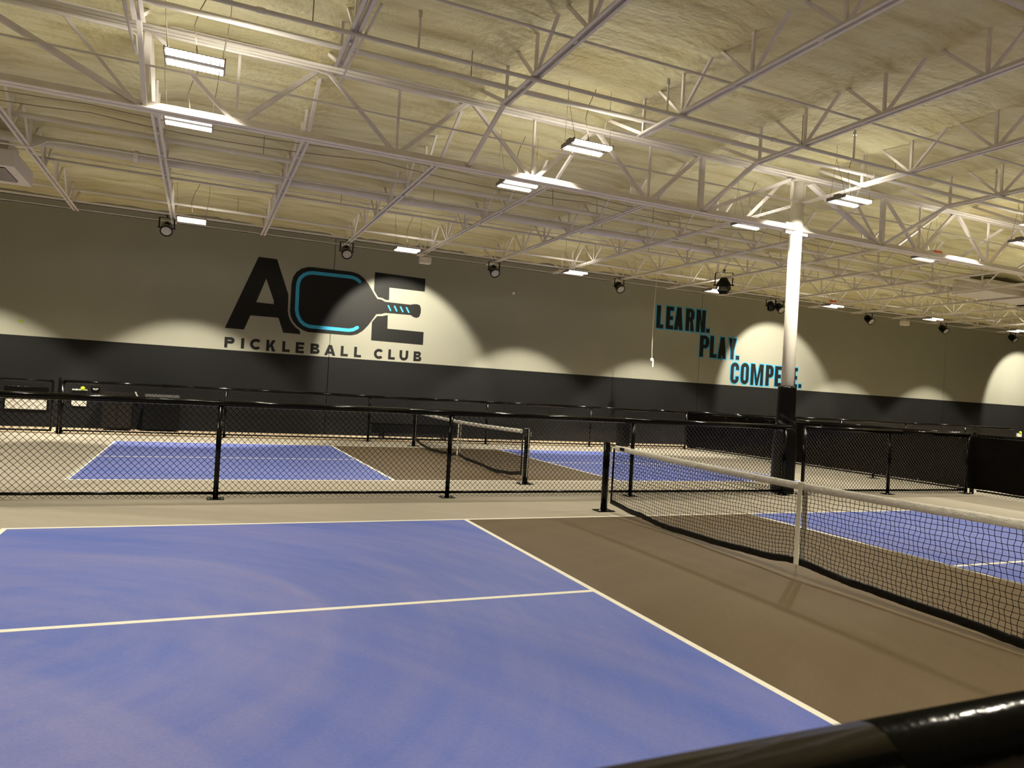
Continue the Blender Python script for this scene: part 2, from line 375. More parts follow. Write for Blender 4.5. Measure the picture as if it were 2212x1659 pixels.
# ------------------------------------------------------------------ rails near the wall, pipes, conduits
def run(name,label,cat,y,z,r,matn='pipe',x0=-12,x1=30,n=10,flanges=None):
    t_=thing(name,label,cat,(0,y,z)); 
    L=6.2; x=x0; k=0
    MB().tube([(x0,0,0),(x1,0,0)],r,n).build('pipe_run',matn,t_,True)
    for x in (flanges or []):
        MB().tube([(x-.04,0,0),(x+.04,0,0)],r*1.25,n).build('coupling',matn,t_)
        MB().tube([(x+.5,0,r),(x+.5,0,.45)],.006,5).build('hanger_rod','cable',t_)
    return t_
for (nm,lb,y,z,h) in (('bridging_rail','upper white bridging rail along the wall ends of the joists',17.12,5.30,.055),('bridging_rail','lower thin white bridging rail nearest the back wall',17.72,5.235,.03)):
    o=MB().box(-12,31,y-.02,y+.02,z-h/2,z+h/2).box(-12,31,y-.02,y+.03,z-h/2,z-h/2+.008).build(nm,'steel'); tag(o,lb,'steel rail')
run('sprinkler_main','thickest white sprinkler main pipe crossing behind the far joists','pipe',13.0,5.46,.085,flanges=[-6.4,-4.3,-1.2,3.0,6.1,9.4,12.6,15.8])
run('branch_pipe','white pipe between the girder and the thick sprinkler main','pipe',11.45,5.42,.042,flanges=[-4.8,.9,3.4,7.1,12])
run('branch_pipe','thin pipe just beyond the thick sprinkler main','pipe',13.95,5.40,.025,x0=-8.2,flanges=[-3,5,11])
run('branch_pipe','white pipe close to the wall lamps above the joist bottoms','pipe',16.4,5.42,.03,flanges=[-5,2.2,9])
run('branch_pipe','white pipe just in front of the girder, threaded through the near joists','pipe',6.60,5.43,.034,flanges=[-2.7,2.0,4.9])
sp=run('branch_pipe','long white pipe slung under the near joists with upright sprinkler heads','pipe',5.69,5.185,.024,flanges=[-4.75,1.9])
for x in (-3.13,.13,3.4,6.6):
    hd=MB().tube([(x,0,0),(x,0,.36)],.014,8).build('sprinkler_riser','pipe',sp); MB().tube([(x,0,.36),(x,0,.40)],.022,8).box(x-.02,x+.02,-.004,.004,.40,.44).build('sprinkler_head','zinc',hd)
run('branch_pipe','thin bridging rod through the near joists, nearest the camera but one','pipe',4.93,5.36,.015)
run('branch_pipe','stout pipe nearest the camera in the upper right corner','pipe',2.1,5.17,.04,x0=-.6)
run('conduit','thin conduit crossing the web of the girder at mid height','conduit',7.87,5.235,.013)
run('conduit','upper conduit strapped along the girder top','conduit',7.74,5.66,.022)
run('conduit','lower conduit strapped along the girder top','conduit',7.70,5.60,.018)
o=MB().tube([(-5.98,5.4,5.1),(-5.98,7.35,5.14),(-5.98,7.5,5.2),(-6.0,7.62,5.45),(-6.1,7.66,5.52),(-6.3,7.68,5.54),(-12,7.68,5.54)],.018,8).build('conduit','pipe',None,True); tag(o,'bent conduit dropping off the girder top at the upper left','conduit')
o=MB().tube([(-3.70,5.0,5.2),(-3.70,7.3,5.3),(-3.72,7.5,5.42),(-3.8,7.6,5.5),(-4.0,7.62,5.53),(-5.8,7.62,5.53)],.014,8).build('conduit','pipe',None,True); tag(o,'curved conduit joining the girder top above the brightest lamp','conduit')
pts=[(-12,12.6,5.20),(-8.4,12.5,5.19),(-8.1,12.45,5.185),(-7.9,12.4,5.18),(-7.75,12.2,5.19),(-7.6,11.95,5.20),(-7.3,11.9,5.21),(8,11.5,5.2),(20,11.4,5.2)]
o=MB().tube(pts,.014,8).build('conduit','pipe',None,True); tag(o,'wavy conduit passing under the joist above the left vent','conduit')
for i,(y,z,s) in enumerate(((10.0,5.34,.12),(10.25,5.30,.18))):
    pp=[]
    for k in range(60):
        x=-11+k*.6; u=((x+11)%4.2)/4.2; pp.append((x,y+.1*math.sin(x*.7),z-s*4*u*(1-u)*.5))
    o=MB().tube(pp,.007,5,cap=False).build('cable_run','cable'); tag(o,'%s sagging thin dark cable strung behind the girder'%('upper' if i==0 else 'lower'),'cable')
# bridging rods between joists, far side
run('branch_pipe','thin bridging rod between the far joists beside the wall lamps','pipe',14.75,5.70,.012)
# duct pieces
v=thing('supply_vent','white boxed air vent with dark louvres at the left edge','air vent',(-9.6,13.95,4.98))
MB().box(-1.3,1.3,-.75,.75,0,.30).build('vent_box','duct',v,bevel=.01)
MB().box(-1.25,1.14,-.62,.40,-.006,0).build('vent_opening','grill',v)
for k in range(9): MB().bar((-1.25,-.57+k*.115,-.02),(1.14,-.57+k*.115,-.02),.012,.035).build('louvre','duct',v)
MB().box(-1.1,1.1,-.3,.5,.30,.6).build('vent_collar','duct',v)
v=thing('air_duct','large pale rectangular duct above the far joists at the right edge','air duct',(19,12.25,0))
MB().box(-3.2,.1,-.55,.55,5.27,5.62).build('duct_section','duct',v,bevel=.01); MB().box(.1,3.0,-.55,.55,5.27,5.62).build('duct_section','duct',v,bevel=.01); MB().box(.03,.17,-.6,.6,5.24,5.64).build('duct_flange','grill',v)

# ------------------------------------------------------------------ high bay lamps
def led_mesh():
    b=MB(); n=13
    for i in range(n):
        x=-.29+i*.58/n; b.box(x+.004,x+.58/n-.004,-.046,.046,-.030,-.004)
        b.box(x+.012,x+.58/n-.012,-.056,-.046,-.026,.008); 
    return b.mesh('led_strip','led')
me_led=led_mesh()
def louv():
    b=MB()
    for i in range(14):
        x=-.29+i*.58/13; b.box(x-.002,x+.002,-.052,.052,-.042,-.030)
    return b.mesh('reflector','refl')
me_ref=louv()
me_hou=MB().box(-.30,.30,-.175,.175,.012,.022).box(-.30,.30,-.055,.055,-.010,.06).box(-.305,-.295,-.188,.188,-.026,.03).box(.295,.305,-.188,.188,-.026,.03).mesh('lamp_housing','house')
def cab(sx,sy): return MB().tube([(sx*.27,sy*.15,.03),(sx*.33,0,.62),(sx*.33,0,.84)],.0035,4).mesh('hanger_cable','cable')
me_cab=[cab(a,b) for a in (-1,1) for b in (-1,1)]
me_cord=MB().tube([(.02,0,.05),(.0,0,.2),(-.03,.03,.4),(.02,.05,.6),(.12,.05,.84)],.006,5).mesh('power_cord','cable')
def fill_shader(l):
    # added ceiling fill in a batwing spread: nothing straight up, most of it low across the ceiling
    l.use_nodes=True; nt=l.node_tree; L=nt.links; N=nt.nodes.new; em=nt.nodes['Emission']
    tc=N('ShaderNodeTexCoord'); sp=N('ShaderNodeSeparateXYZ'); L.new(tc.outputs['Normal'],sp.inputs[0])
    mx=N('ShaderNodeMath'); mx.operation='MAXIMUM'; mx.inputs[1].default_value=.2; L.new(sp.outputs[2],mx.inputs[0])
    pw=N('ShaderNodeMath'); pw.operation='POWER'; pw.inputs[1].default_value=-2.1; L.new(mx.outputs[0],pw.inputs[0])
    mr=N('ShaderNodeMapRange'); mr.interpolation_type='SMOOTHSTEP'; mr.inputs[1].default_value=.14; mr.inputs[2].default_value=.34; L.new(sp.outputs[2],mr.inputs[0])
    ml=N('ShaderNodeMath'); ml.operation='MULTIPLY'; L.new(pw.outputs[0],ml.inputs[0]); L.new(mr.outputs[0],ml.inputs[1]); L.new(ml.outputs[0],em.inputs['Strength'])
FILLS={}
def place_ceiling_fill(t_,k):
    if k not in FILLS:
        l=bpy.data.lights.new('ceiling_fill','POINT'); l.energy=FILL_W*k; l.color=LAMP_COL; l.shadow_soft_size=.22; fill_shader(l); FILLS[k]=l
    o=bpy.data.objects.new('ceiling_fill',FILLS[k]); COL.objects.link(o); o.parent=t_; o.location=(0,0,.17)
def lamp(x,y,tilt,label,full=True,dx=0,power=1.0,fill_amt=1.0,side=1.0,sa=34,zz=4.93,ang=58.5):
    t_=thing('high_bay_lamp',label,'ceiling lamp',(x,y,zz),0,None)
    place('lamp_housing',me_hou,t_)
    for s in (-.13,.13): place('led_strip',me_led,t_,(0,s,0)); place('reflector',me_ref,t_,(0,s,0))
    if full:
        for m_ in me_cab: place('hanger_cable',m_,t_)
        place('power_cord',me_cord,t_)
    def spot(nm,W,half,d,loc,blend,rad):
        l=bpy.data.lights.new(nm,'SPOT'); l.energy=W; l.color=LAMP_COL; l.spot_size=math.radians(2*half); l.spot_blend=blend; l.shadow_soft_size=rad
        o=bpy.data.objects.new(nm,l); COL.objects.link(o); o.parent=t_; o.location=loc
        o.rotation_euler=Vector(d).normalized().to_track_quat('-Z','Y').to_euler()
    spot('beam',LAMP_W*power,ang,(0,0,-1),(0,0,-.16),.16,.10)
    if tilt: spot('side_beam',SIDE_W*side,sa,(dx,math.sin(tilt),-math.cos(tilt)),(0,.24,-.02),.30,.05)
    place_ceiling_fill(t_,fill_amt)
    return t_
T=math.radians(53)
R1=[(-5.34,6.67,'brightest lamp, upper left, hanging on the near side of the girder'),(-.44,6.70,'double-strip lamp hanging in front of the girder above the picture centre'),(4.34,6.56,'double-strip lamp hanging just right of the column top'),(9.12,6.66,'lamp cut by the right edge of the frame, near side of the girder')]
for x,y,lb in R1: lamp(x,y,math.radians(47),lb,sa=44,power=.60 if x<2 else .9,side=1.2,fill_amt=1.1)
R2=[(-5.43,8.78,'lamp glimpsed just under the left end of the girder'),(-.51,8.89,'lamp seen just under the girder, left of the picture centre strip'),(4.21,8.69,'lamp seen under the girder just left of the column'),(9.13,8.69,'lamp under the girder right of the column, beside an orange box')]
for x,y,lb in R2: lamp(x,y,0,lb,power=.75,fill_amt=.9)
R3=[(-5.46,15.58,0,0,'wall row lamp beside the leftmost stage light'),(-.54,15.60,T,.18,'wall row lamp above the E of the wall logo'),(4.25,15.6,0,0,'wall row lamp between the logo and the LEARN lettering'),(9.04,15.5,0,0,'wall row lamp below the big dark floodlight'),
    (13.7,15.36,T,.22,'wall row lamp with an orange box on top'),(18.36,15.25,0,0,'wall row lamp first beyond the orange box'),(23.1,15.3,0,0.05,'wall row lamp at the far right edge'),(28.7,15.3,T,.2,'wall row lamp beyond the right edge of the frame'),(-10.2,15.5,0,0,'wall row lamp beyond the left edge of the frame')]
for x,y,t_,dx,lb in R3:
    if t_: lamp(x,y,t_,lb,dx=dx,power=1.05,ang=57,side=5.5,fill_amt=.45)
    else: lamp(x,y,math.radians(20),lb,dx=dx,power=1.05,ang=57,side=3.9,sa=39.5,fill_amt=.45)
for x,y,lb in ((-10.1,6.67,'near-girder lamp beyond the left edge'),(-10.1,8.8,'lamp behind the girder beyond the left edge'),(13.9,8.69,'lamp behind the girder beyond the right edge'),(13.9,6.66,'near-girder lamp beyond the right edge'),
   (-10.1,-.6,'lamp behind the camera, leftmost'),(-5.34,-.6,'lamp straight above the camera'),(-.44,-.6,'lamp above the near sideline, right of the camera'),(4.34,-.6,'lamp above the near sideline, far to the right'),(9.1,-.6,'lamp above the near corner of the court'),(13.9,-.6,'lamp above the neighbouring court, right of the frame'),(18.7,6.6,'lamp far beyond the right edge, near side of the girder')):
    lamp(x,y,0,lb,full=False,power=1.36 if x<2 else 1.8,fill_amt=1.35)
for (x,y,z,lb) in ((8.99,8.42,4.99,'small orange-red box above the lamp right of the column'),(13.36,15.1,5.02,'small orange-red box on the wall row lamp right of the column')):
    t_=thing('emergency_pack',lb,'electrical box',(x,y,z)); MB().box(-.13,.13,-.05,.05,-.035,.035).build('case','orange',t_,bevel=.008); MB().box(-.19,-.13,-.04,.04,-.03,.03).build('end_cap','white',t_)
    MB().tube([(0,0,.03),(0,.02,.7)],.003,4).build('hanger_cable','cable',t_)

# ------------------------------------------------------------------ stage lights, speakers, sensors
def stage_light(x,y,z,label,s=1.0,yawz=0,hexa=False,down=40,group=None):
    t_=thing('stage_light',label,'stage light',(x,y,z),yawz)
    a=math.radians(down); d=Vector((0,-math.cos(a),-math.sin(a)))
    n=6 if hexa else 20
    q=d.to_track_quat('Z','Y').to_matrix().to_4x4()
    R=.135*s
    prof=[(R*.45,-.17*s),(R*.8,-.15*s),(R*.95,-.08*s),(R,.0),(R,.13*s),(R*1.06,.135*s),(R*1.06,.16*s),(R*.86,.16*s),(R*.84,.14*s)]
    MB().lathe(prof,n=n).xform(q).build('lamp_can','black',t_,not hexa)
    MB().lathe([(R*.84,.142*s),(R*.84,.150*s),(R*.4,.155*s)],n=24).xform(q).build('lens','lens',t_,False)
    W=R*1.22; H=.24*s
    MB().bar((-W,0,0),(-W,0,H),.012,.03).bar((W,0,0),(W,0,H),.012,.03).bar((-W,0,H),(W,0,H),.03,.012).build('yoke','black',t_)
    for sx in (-1,1): MB().tube([(sx*R*.9,0,0),(sx*(W+.03*s),0,0)],.014*s,8).build('yoke_knob','black',t_)
    MB().tube([(0,0,H),(0,0,H+.08)],.012,8).box(-.03,.03,-.03,.03,H+.05,H+.10).build('clamp','black',t_)
    return t_
SL=[(-6.03,'unlit black stage light hanging leftmost under the wall rail'),(-1.75,'unlit black stage light above the paddle of the wall logo'),(2.46,'unlit black stage light right of the logo, above bare wall'),(6.67,'unlit black stage light hanging left of the dangling outlet cord'),
    (13.20,'right one of the paired stage lights beside the column'),(17.55,'unlit stage light first to the right of the column'),(21.67,'unlit stage light second to the right of the column'),(26.0,'unlit stage light farthest right, at the frame edge')]
for x,lb in SL: stage_light(x,17.2,4.98,lb)
stage_light(12.76,17.16,5.0,'left one of the paired stage lights beside the column, turned away',yawz=PI*.7,s=.9)
stage_light(8.84,14.93,5.02,'big dark floodlight seen from behind, above the LEARN lettering',s=1.5,yawz=2.447,hexa=True,down=14)
for x,lb in ((.42,'small off-white speaker box under the wall rail above the logo'),(19.53,'small off-white speaker box under the wall rail at the right')):
    t_=thing('ceiling_speaker',lb,'speaker',(x,17.25,5.02)); MB().box(-.16,.16,-.1,.1,-.09,.09).build('speaker_case','white',t_,bevel=.02); MB().box(-.03,.03,-.02,.02,.09,.22).build('mount','white',t_)
    MB().box(-.13,.13,-.106,-.1,-.07,.07).build('speaker_grille','outlet',t_)
t_=thing('smoke_detector','small white round detector on the wall right of the logo','detector',(3.88,18.99,4.66)); MB().lathe([(.05,0),(.05,.03),(.035,.045)],n=16).xform(Matrix.Rotation(PI/2,4,'X')).build('detector_body','white',t_)
t_=thing('hanging_outlet','white outlet dangling on a thin pale cord left of LEARN','outlet',(8.31,17.6,2.86))
MB().tube([(.02,0,2.9),(0,0,2.2),(-.03,0,1.2),(-.02,0,.4),(0,0,0)],.009,5).build('cord','outlet',t_); MB().box(-.07,.04,-.03,.03,-.06,.02).build('junction','outlet',t_); MB().box(.005,.06,-.025,.025,-.26,-.05).build('plug_block','outlet',t_)
# outlines of the wall graphics in wall metres (x, z)
BIG_A= [(-3.806, 4.841), (-3.319, 4.837), (-2.961, 3.88), (-2.953, 3.438), (-2.924, 3.288), (-2.844, 3.127), (-2.724, 2.994), (-2.607, 2.918), (-2.571, 2.808), (-3.042, 2.814), (-3.191, 3.217), (-3.927, 3.214), (-4.07, 2.812), (-4.557, 2.814)]
BIG_A_HOLE= [(-3.574, 4.267), (-3.339, 3.673), (-3.342, 3.582), (-3.799, 3.589)]
E_TOP= [(-0.571, 4.808), (0.968, 4.788), (0.968, 4.399), (-0.118, 4.403), (-0.106, 4.03), (-0.21, 4.029), (-0.311, 4.073), (-0.441, 4.085), (-0.571, 4.273)]
E_BOT= [(-0.573, 3.335), (-0.433, 3.524), (-0.278, 3.539), (-0.118, 3.587), (-0.104, 3.184), (1.008, 3.177), (1.008, 2.788), (-0.567, 2.802)]
PADDLE= [(-2.898, 4.208), (-2.865, 4.395), (-2.785, 4.543), (-2.644, 4.661), (-2.469, 4.726), (-2.35, 4.734), (-1.244, 4.734), (-1.053, 4.696), (-0.888, 4.595), (-0.752, 4.451), (-0.647, 4.303), (-0.541, 4.139), (-0.454, 4.029), (-0.34, 4.025), (-0.223, 3.97), (0.555, 3.961), (0.637, 3.986), (0.755, 3.998), (0.841, 3.974), (0.88, 3.879), (0.882, 3.748), (0.845, 3.629), (0.763, 3.582), (0.661, 3.602), (0.58, 3.653), (-0.203, 3.643), (-0.315, 3.6), (-0.459, 3.58), (-0.562, 3.416), (-0.679, 3.23), (-0.828, 3.057), (-0.98, 2.949), (-1.135, 2.901), (-1.229, 2.893), (-2.361, 2.887), (-2.513, 2.927), (-2.667, 3.021), (-2.792, 3.147), (-2.868, 3.293), (-2.895, 3.444)]
BLUE= [(-1.002, 4.477), (-1.091, 4.539), (-1.203, 4.574), (-1.329, 4.581), (-2.34, 4.574), (-2.459, 4.551), (-2.575, 4.491), (-2.672, 4.387), (-2.715, 4.259), (-2.726, 4.135), (-2.718, 3.492), (-2.685, 3.341), (-2.603, 3.195), (-2.493, 3.098), (-2.341, 3.05), (-1.237, 3.038), (-1.113, 3.064), (-0.992, 3.138)]
GRIP= [(-0.118, 3.861), (-0.045, 3.732), (0.069, 3.864), (0.142, 3.735), (0.254, 3.859), (0.328, 3.73), (0.434, 3.858), (0.512, 3.728)]
CLUB=[('P', -4.546, -4.291, 2.286, 2.573),('I', -4.123, -4.043, 2.289, 2.571),('C', -3.893, -3.626, 2.283, 2.583),('K', -3.467, -3.215, 2.27, 2.581),('L', -3.043, -2.837, 2.281, 2.577),('E', -2.682, -2.452, 2.274, 2.582),('B', -2.275, -2.02, 2.289, 2.576),('A', -1.887, -1.572, 2.271, 2.571),('L', -1.426, -1.218, 2.276, 2.572),('L', -1.041, -0.834, 2.275, 2.576),('C', -0.461, -0.204, 2.272, 2.569),('L', -0.033, 0.17, 2.28, 2.577),('U', 0.306, 0.572, 2.278, 2.579),('B', 0.74, 0.983, 2.285, 2.578)]
SLOGAN=[('L', 9.371, 9.668, 4.047, 4.837),('E', 9.77, 10.084, 4.049, 4.841),('A', 10.126, 10.5, 4.053, 4.85),('R', 10.613, 10.989, 4.055, 4.854),('N', 11.075, 11.482, 4.058, 4.85),('.', 11.535, 11.687, 4.066, 4.206),('P', 11.29, 11.699, 3.18, 3.952),('L', 11.748, 12.06, 3.179, 3.962),('A', 12.114, 12.495, 3.17, 3.954),('Y', 12.593, 12.953, 3.18, 3.958),('.', 12.954, 13.109, 3.181, 3.333),('C', 12.75, 13.134, 2.296, 3.075),('O', 13.224, 13.604, 2.299, 3.09),('M', 13.697, 14.303, 2.29, 3.087),('P', 14.42, 14.8, 2.306, 3.085),('E', 14.871, 15.191, 2.309, 3.074),('E', 15.741, 16.006, 2.306, 3.075),('.', 16.079, 16.225, 2.314, 2.457)]
# ------------------------------------------------------------------ wall graphics (flat vinyl, real size on the wall)
def flat(name, splines, matn, parent, y, depth=.004, offset=0):
    """closed outlines in wall metres (x,z) -> thin slab standing on the wall, holes kept"""
    cu=bpy.data.curves.new(name,'CURVE'); cu.dimensions='2D'; cu.fill_mode='BOTH'; cu.extrude=depth/2; cu.offset=offset
    for pts in splines:
        sp=cu.splines.new('POLY'); sp.points.add(len(pts)-1)
        for i,(a,b) in enumerate(pts): sp.points[i].co=(a,b,0,1)
        sp.use_cyclic_u=True
    tmp=bpy.data.objects.new('tmp',cu); COL.objects.link(tmp); dg=bpy.context.evaluated_depsgraph_get(); dg.update()
    me=bpy.data.meshes.new_from_object(tmp.evaluated_get(dg)); bpy.data.objects.remove(tmp); bpy.data.curves.remove(cu)
    me.materials.clear(); me.materials.append(M[matn]); me.name=name
    me.transform(Matrix(((1,0,0,0),(0,0,-1,0),(0,1,0,0),(0,0,0,1))))
    return place(name,me,parent,(0,y,0))
def arc(cx,cy,rx,ry,a0,a1,n=10): return [(cx+rx*math.cos(math.radians(a0+(a1-a0)*i/n)), cy+ry*math.sin(math.radians(a0+(a1-a0)*i/n))) for i in range(n+1)]
def glyph(c,w,h,t,v=None):
    v=v or t; r=min(h*.27,w*.5)
    if c=='I': return [[(0,0),(w,0),(w,h),(0,h)]]
    if c=='.': return [[(0,0),(w,0),(w,h),(0,h)]]
    if c=='L': return [[(0,0),(w,0),(w,v),(t,v),(t,h),(0,h)]]
    if c=='E': return [[(0,0),(w,0),(w,v),(t,v),(t,h/2-v/2),(w*.93,h/2-v/2),(w*.93,h/2+v/2),(t,h/2+v/2),(t,h-v),(w,h-v),(w,h),(0,h)]]
    if c=='T': return [[(w/2-t/2,0),(w/2+t/2,0),(w/2+t/2,h-v),(w,h-v),(w,h),(0,h),(0,h-v),(w/2-t/2,h-v)]]
    if c=='A':
        q=t*1.06; a=q*.56; bz=h*.17; bt=bz+v*.85; sl=(w/2-a)/h
        inner=lambda z:(sl*z+q)
        apex=(w/2-q)/sl if sl*h+q>w/2 else h*.8
        apex=min(apex,h*.84)
        return [[(0,0),(q,0),(inner(bz),bz),(w-inner(bz),bz),(w-q,0),(w,0),(w/2+a,h),(w/2-a,h)],
                [(inner(bt),bt),(w/2-max(.0,w/2-inner(apex)) ,apex),(w/2+max(.0,w/2-inner(apex))+.002,apex),(w-inner(bt),bt)]]
    if c=='N': return [[(0,0),(t,0),(t,h*.62),(w-t*1.12,0),(w,0),(w,h),(w-t,h),(w-t,h*.40),(t*1.12,h),(0,h)]]
    if c=='M': return [[(0,0),(t*.92,0),(t*.92,h*.68),(w/2-t*.33,0),(w/2+t*.33,0),(w-t*.92,h*.68),(w-t*.92,0),(w,0),(w,h),(w-t*1.25,h),(w/2,h*.33),(t*1.25,h),(0,h)]]
    if c=='Y': return [[(w/2-t/2,0),(w/2+t/2,0),(w/2+t/2,h*.38),(w,h),(w-t*1.05,h),(w/2,h*.62),(t*1.05,h),(0,h),(w/2-t/2,h*.38)]]
    if c=='K': return [[(0,0),(t,0),(t,h*.28),(t*1.5,h*.42),(w-t*1.25,0),(w,0),(t*2.15,h*.56),(w-.01,h),(w-t*1.35,h),(t,h*.50),(t,h),(0,h)]]
    if c in 'PR':
        hb=h*.46 if c=='R' else h*.40; r=(h-hb)/2; rr=min(r,w*.45)
        out=[(0,0),(t,0)]
        if c=='P': out+=[(t,hb)]+[(w-rr,hb)]
        else: out+=[(t,hb*.92),(t*1.25,hb*.92),(w-t*.98,0),(w,0),(w-t*.35,hb*1.02)]
        out+=arc(w-rr,hb+rr,rr,rr,-90 if c=='P' else -60,0,6)+arc(w-rr,h-rr,rr,rr,0,90,6)+[(0,h)]
        ri=max(rr-t,.01)
        hole=[(t,hb+v),(w-t-ri,hb+v)]+arc(w-t-ri,hb+v+ri,ri,ri,-90,0,4)+arc(w-t-ri,h-v-ri,ri,ri,0,90,4)+[(t,h-v)]
        return [out,hole]
    if c=='B':
        m=h*.52; r1=m/2; r2_=(h-m)/2; k=min(r1,w*.45); k2=min(r2_,w*.42)
        out=[(0,0),(w-k,0)]+arc(w-k,k,k,k,-90,0,6)+arc(w-k,m-k,k,k,0,70,5)+arc(w-k2-.02,m+k2,k2,k2,-70,0,5)+arc(w-k2-.02,h-k2,k2,k2,0,90,6)+[(0,h)]
        q=max(k-t,.01); z1=m-v*.5; z2=m+v*.5
        h1=[(t,v),(w-t-q,v)]+arc(w-t-q,v+q,q,q,-90,0,4)+arc(w-t-q,z1-q,q,q,0,90,4)+[(t,z1)]
        q=max(k2-t,.01); W2=w-.02
        h2=[(t,z2),(W2-t-q,z2)]+arc(W2-t-q,z2+q,q,q,-90,0,4)+arc(W2-t-q,h-v-q,q,q,0,90,4)+[(t,h-v)]
        return [out,h1,h2]
    if c=='U':
        r=w/2; q=r-t
        return [[(0,h)]+arc(r,r,r,r,180,360,16)+[(w,h),(w-t,h)]+arc(r,r,q,q,360,180,12)+[(t,h)]]
    if c=='O':
        r=w/2; q=r-t
        return [arc(r,r,r,r,180,360,12)+arc(r,h-r,r,r,0,180,12), arc(r,t+q,q,q,180,360,10)+arc(r,h-t-q,q,q,0,180,10)]
    if c=='C':
        r=w/2; q=r-t; g=h*.35
        return [arc(r,r,r,r,180,360,12)+[(w,g),(w-t,g)]+arc(r,t+q,q,q,360,180,10)+arc(r,h-t-q,q,q,180,0,10)+[(w-t,h-g),(w,h-g)]+arc(r,h-r,r,r,0,180,12)]
def cround(w,h,t):   # round geometric C
    rx,ry=w*.58,h/2; cx=rx
    o=arc(cx,ry,rx,ry,42,318,26); i=arc(cx,ry,rx-t,ry-t,318,42,26)
    return [o+i]
YD=YW-.004
lg=thing('wall_logo','large black club logo with a paddle shape striped in sky blue','wall logo',(0,0,0))
flat('letter',[BIG_A,BIG_A_HOLE],'decal',lg,YD); flat('letter_top',[E_TOP],'decal',lg,YD); flat('letter_bottom',[E_BOT],'decal',lg,YD)
pd=flat('paddle',[PADDLE],'decal',lg,YD)
def stroke(pts,wd,cap=6):
    n=len(pts); L=[];R=[]
    for i,(x,z) in enumerate(pts):
        a=pts[max(i-1,0)]; b=pts[min(i+1,n-1)]; dx,dz=b[0]-a[0],b[1]-a[1]; l=math.hypot(dx,dz); nx_,nz_=-dz/l,dx/l
        L.append((x+nx_*wd,z+nz_*wd)); R.append((x-nx_*wd,z-nz_*wd))
    def capf(p,q,c):
        a0=math.degrees(math.atan2(p[1]-c[1],p[0]-c[0])); return arc(c[0],c[1],wd,wd,a0,a0-180,cap)[1:-1]
    return L+capf(L[-1],R[-1],pts[-1])+R[::-1]+capf(R[0],L[0],pts[0])
bo=flat('paddle_stripe',[stroke(BLUE,.049)],'dblue',pd,-.004); tag(bo,'sky-blue C-shaped stripe')
for k in range(4): tag(flat('grip_stripe',[stroke(GRIP[2*k:2*k+2],.022)],'dblue',pd,-.004),'sky-blue grip stripe')
for c,x0,x1,z0,z1 in CLUB:
    w_,h_=x1-x0,z1-z0; t=.078
    s=cround(w_,h_,t) if c=='C' else glyph(c,w_,h_,t if c!='I' else w_,t*.92)
    flat('letter',[[(x0+a,z0+b) for a,b in q] for q in s],'decal',lg,YD)
def word(name,letters,label):
    t_=thing('slogan_word',label,'wall lettering',(0,0,0))
    for c,x0,x1,z0,z1 in letters:
        w_,h_=x1-x0,z1-z0; t=.162 if c not in 'AYMCO' else .140 if c in 'CO' else .152
        s=[[(x0+a,z0+b) for a,b in q] for q in glyph(c,w_,h_,t,.135)]
        l=flat('letter',s,'decal',t_,YD-.004); tag(flat('letter_outline',s,'dblue',l,.004,offset=.036 if c!='.' else .03),'sky-blue outline')
S=SLOGAN
word('slogan',S[:6],'black LEARN. lettering edged in sky blue on the grey wall')
word('slogan',S[6:11],'black PLAY. lettering edged in sky blue on the grey wall')
word('slogan',S[11:16]+[('T',15.27,15.62,2.308,3.075)]+S[16:],'black COMPETE. lettering edged in sky blue, partly behind the column')
o=MB().box(-.055,.055,0,.004,-.03,.03).build('masking_tape','ltape',None); o.rotation_euler=(0,.15,0); o.location=(-9.2,YW-.008,2.57); tag(o,'small yellow-green strip of tape on the wall at the far left','tape')

# ------------------------------------------------------------------ chain-link fences
PZ=.075
def mesh_fabric(L, z0, z1, r=.0040):
    a=PZ/2; n=int(L/a); b=MB(); m=int((z1-z0)/a); V=b.v; F=b.f
    a=L/n; hz=(z1-z0)/m
    for k in range(n):
        base=len(V); s=1
        for i in range(m+1):
            side=(i+k)%2; x=(k+side)*a; y=.004*(1 if side else -1); z=z0+i*hz
            V += [(x-r*.8,y-r,z),(x+r*1.2,y-r*.5,z),(x,y+r*1.4,z)]
        for i in range(m):
            q=base+i*3
            F += [(q,q+1,q+4,q+3),(q+1,q+2,q+5,q+4),(q+2,q,q+3,q+5)]
    return b.mesh('chain_link','wire')
me_post=None
def fence_post(H,parent,x,base=True,r=.031):
    p=MB().lathe([(r,.006),(r,H)],n=14).build('post','black',parent,True,(x,0,0))
    if base:
        bp=MB().box(-.10,.10,-.085,.085,0,.010).build('base_plate','black',p)
        MB().lathe([(.011,.01),(.011,.022),(.005,.026)],(-.075,.06,0),8).lathe([(.011,.01),(.011,.022),(.005,.026)],(.075,.06,0),8).lathe([(.011,.01),(.011,.022),(.005,.026)],(-.075,-.06,0),8).lathe([(.011,.01),(.011,.022),(.005,.026)],(.075,-.06,0),8).build('anchor_bolts','zinc',p)
    return p
def rail(parent,x0,x1,z,r,n=16,name='top_rail'):
    return MB().tube([(x0,0,z),(x1,0,z)],r,n).build(name,'black',parent,True)
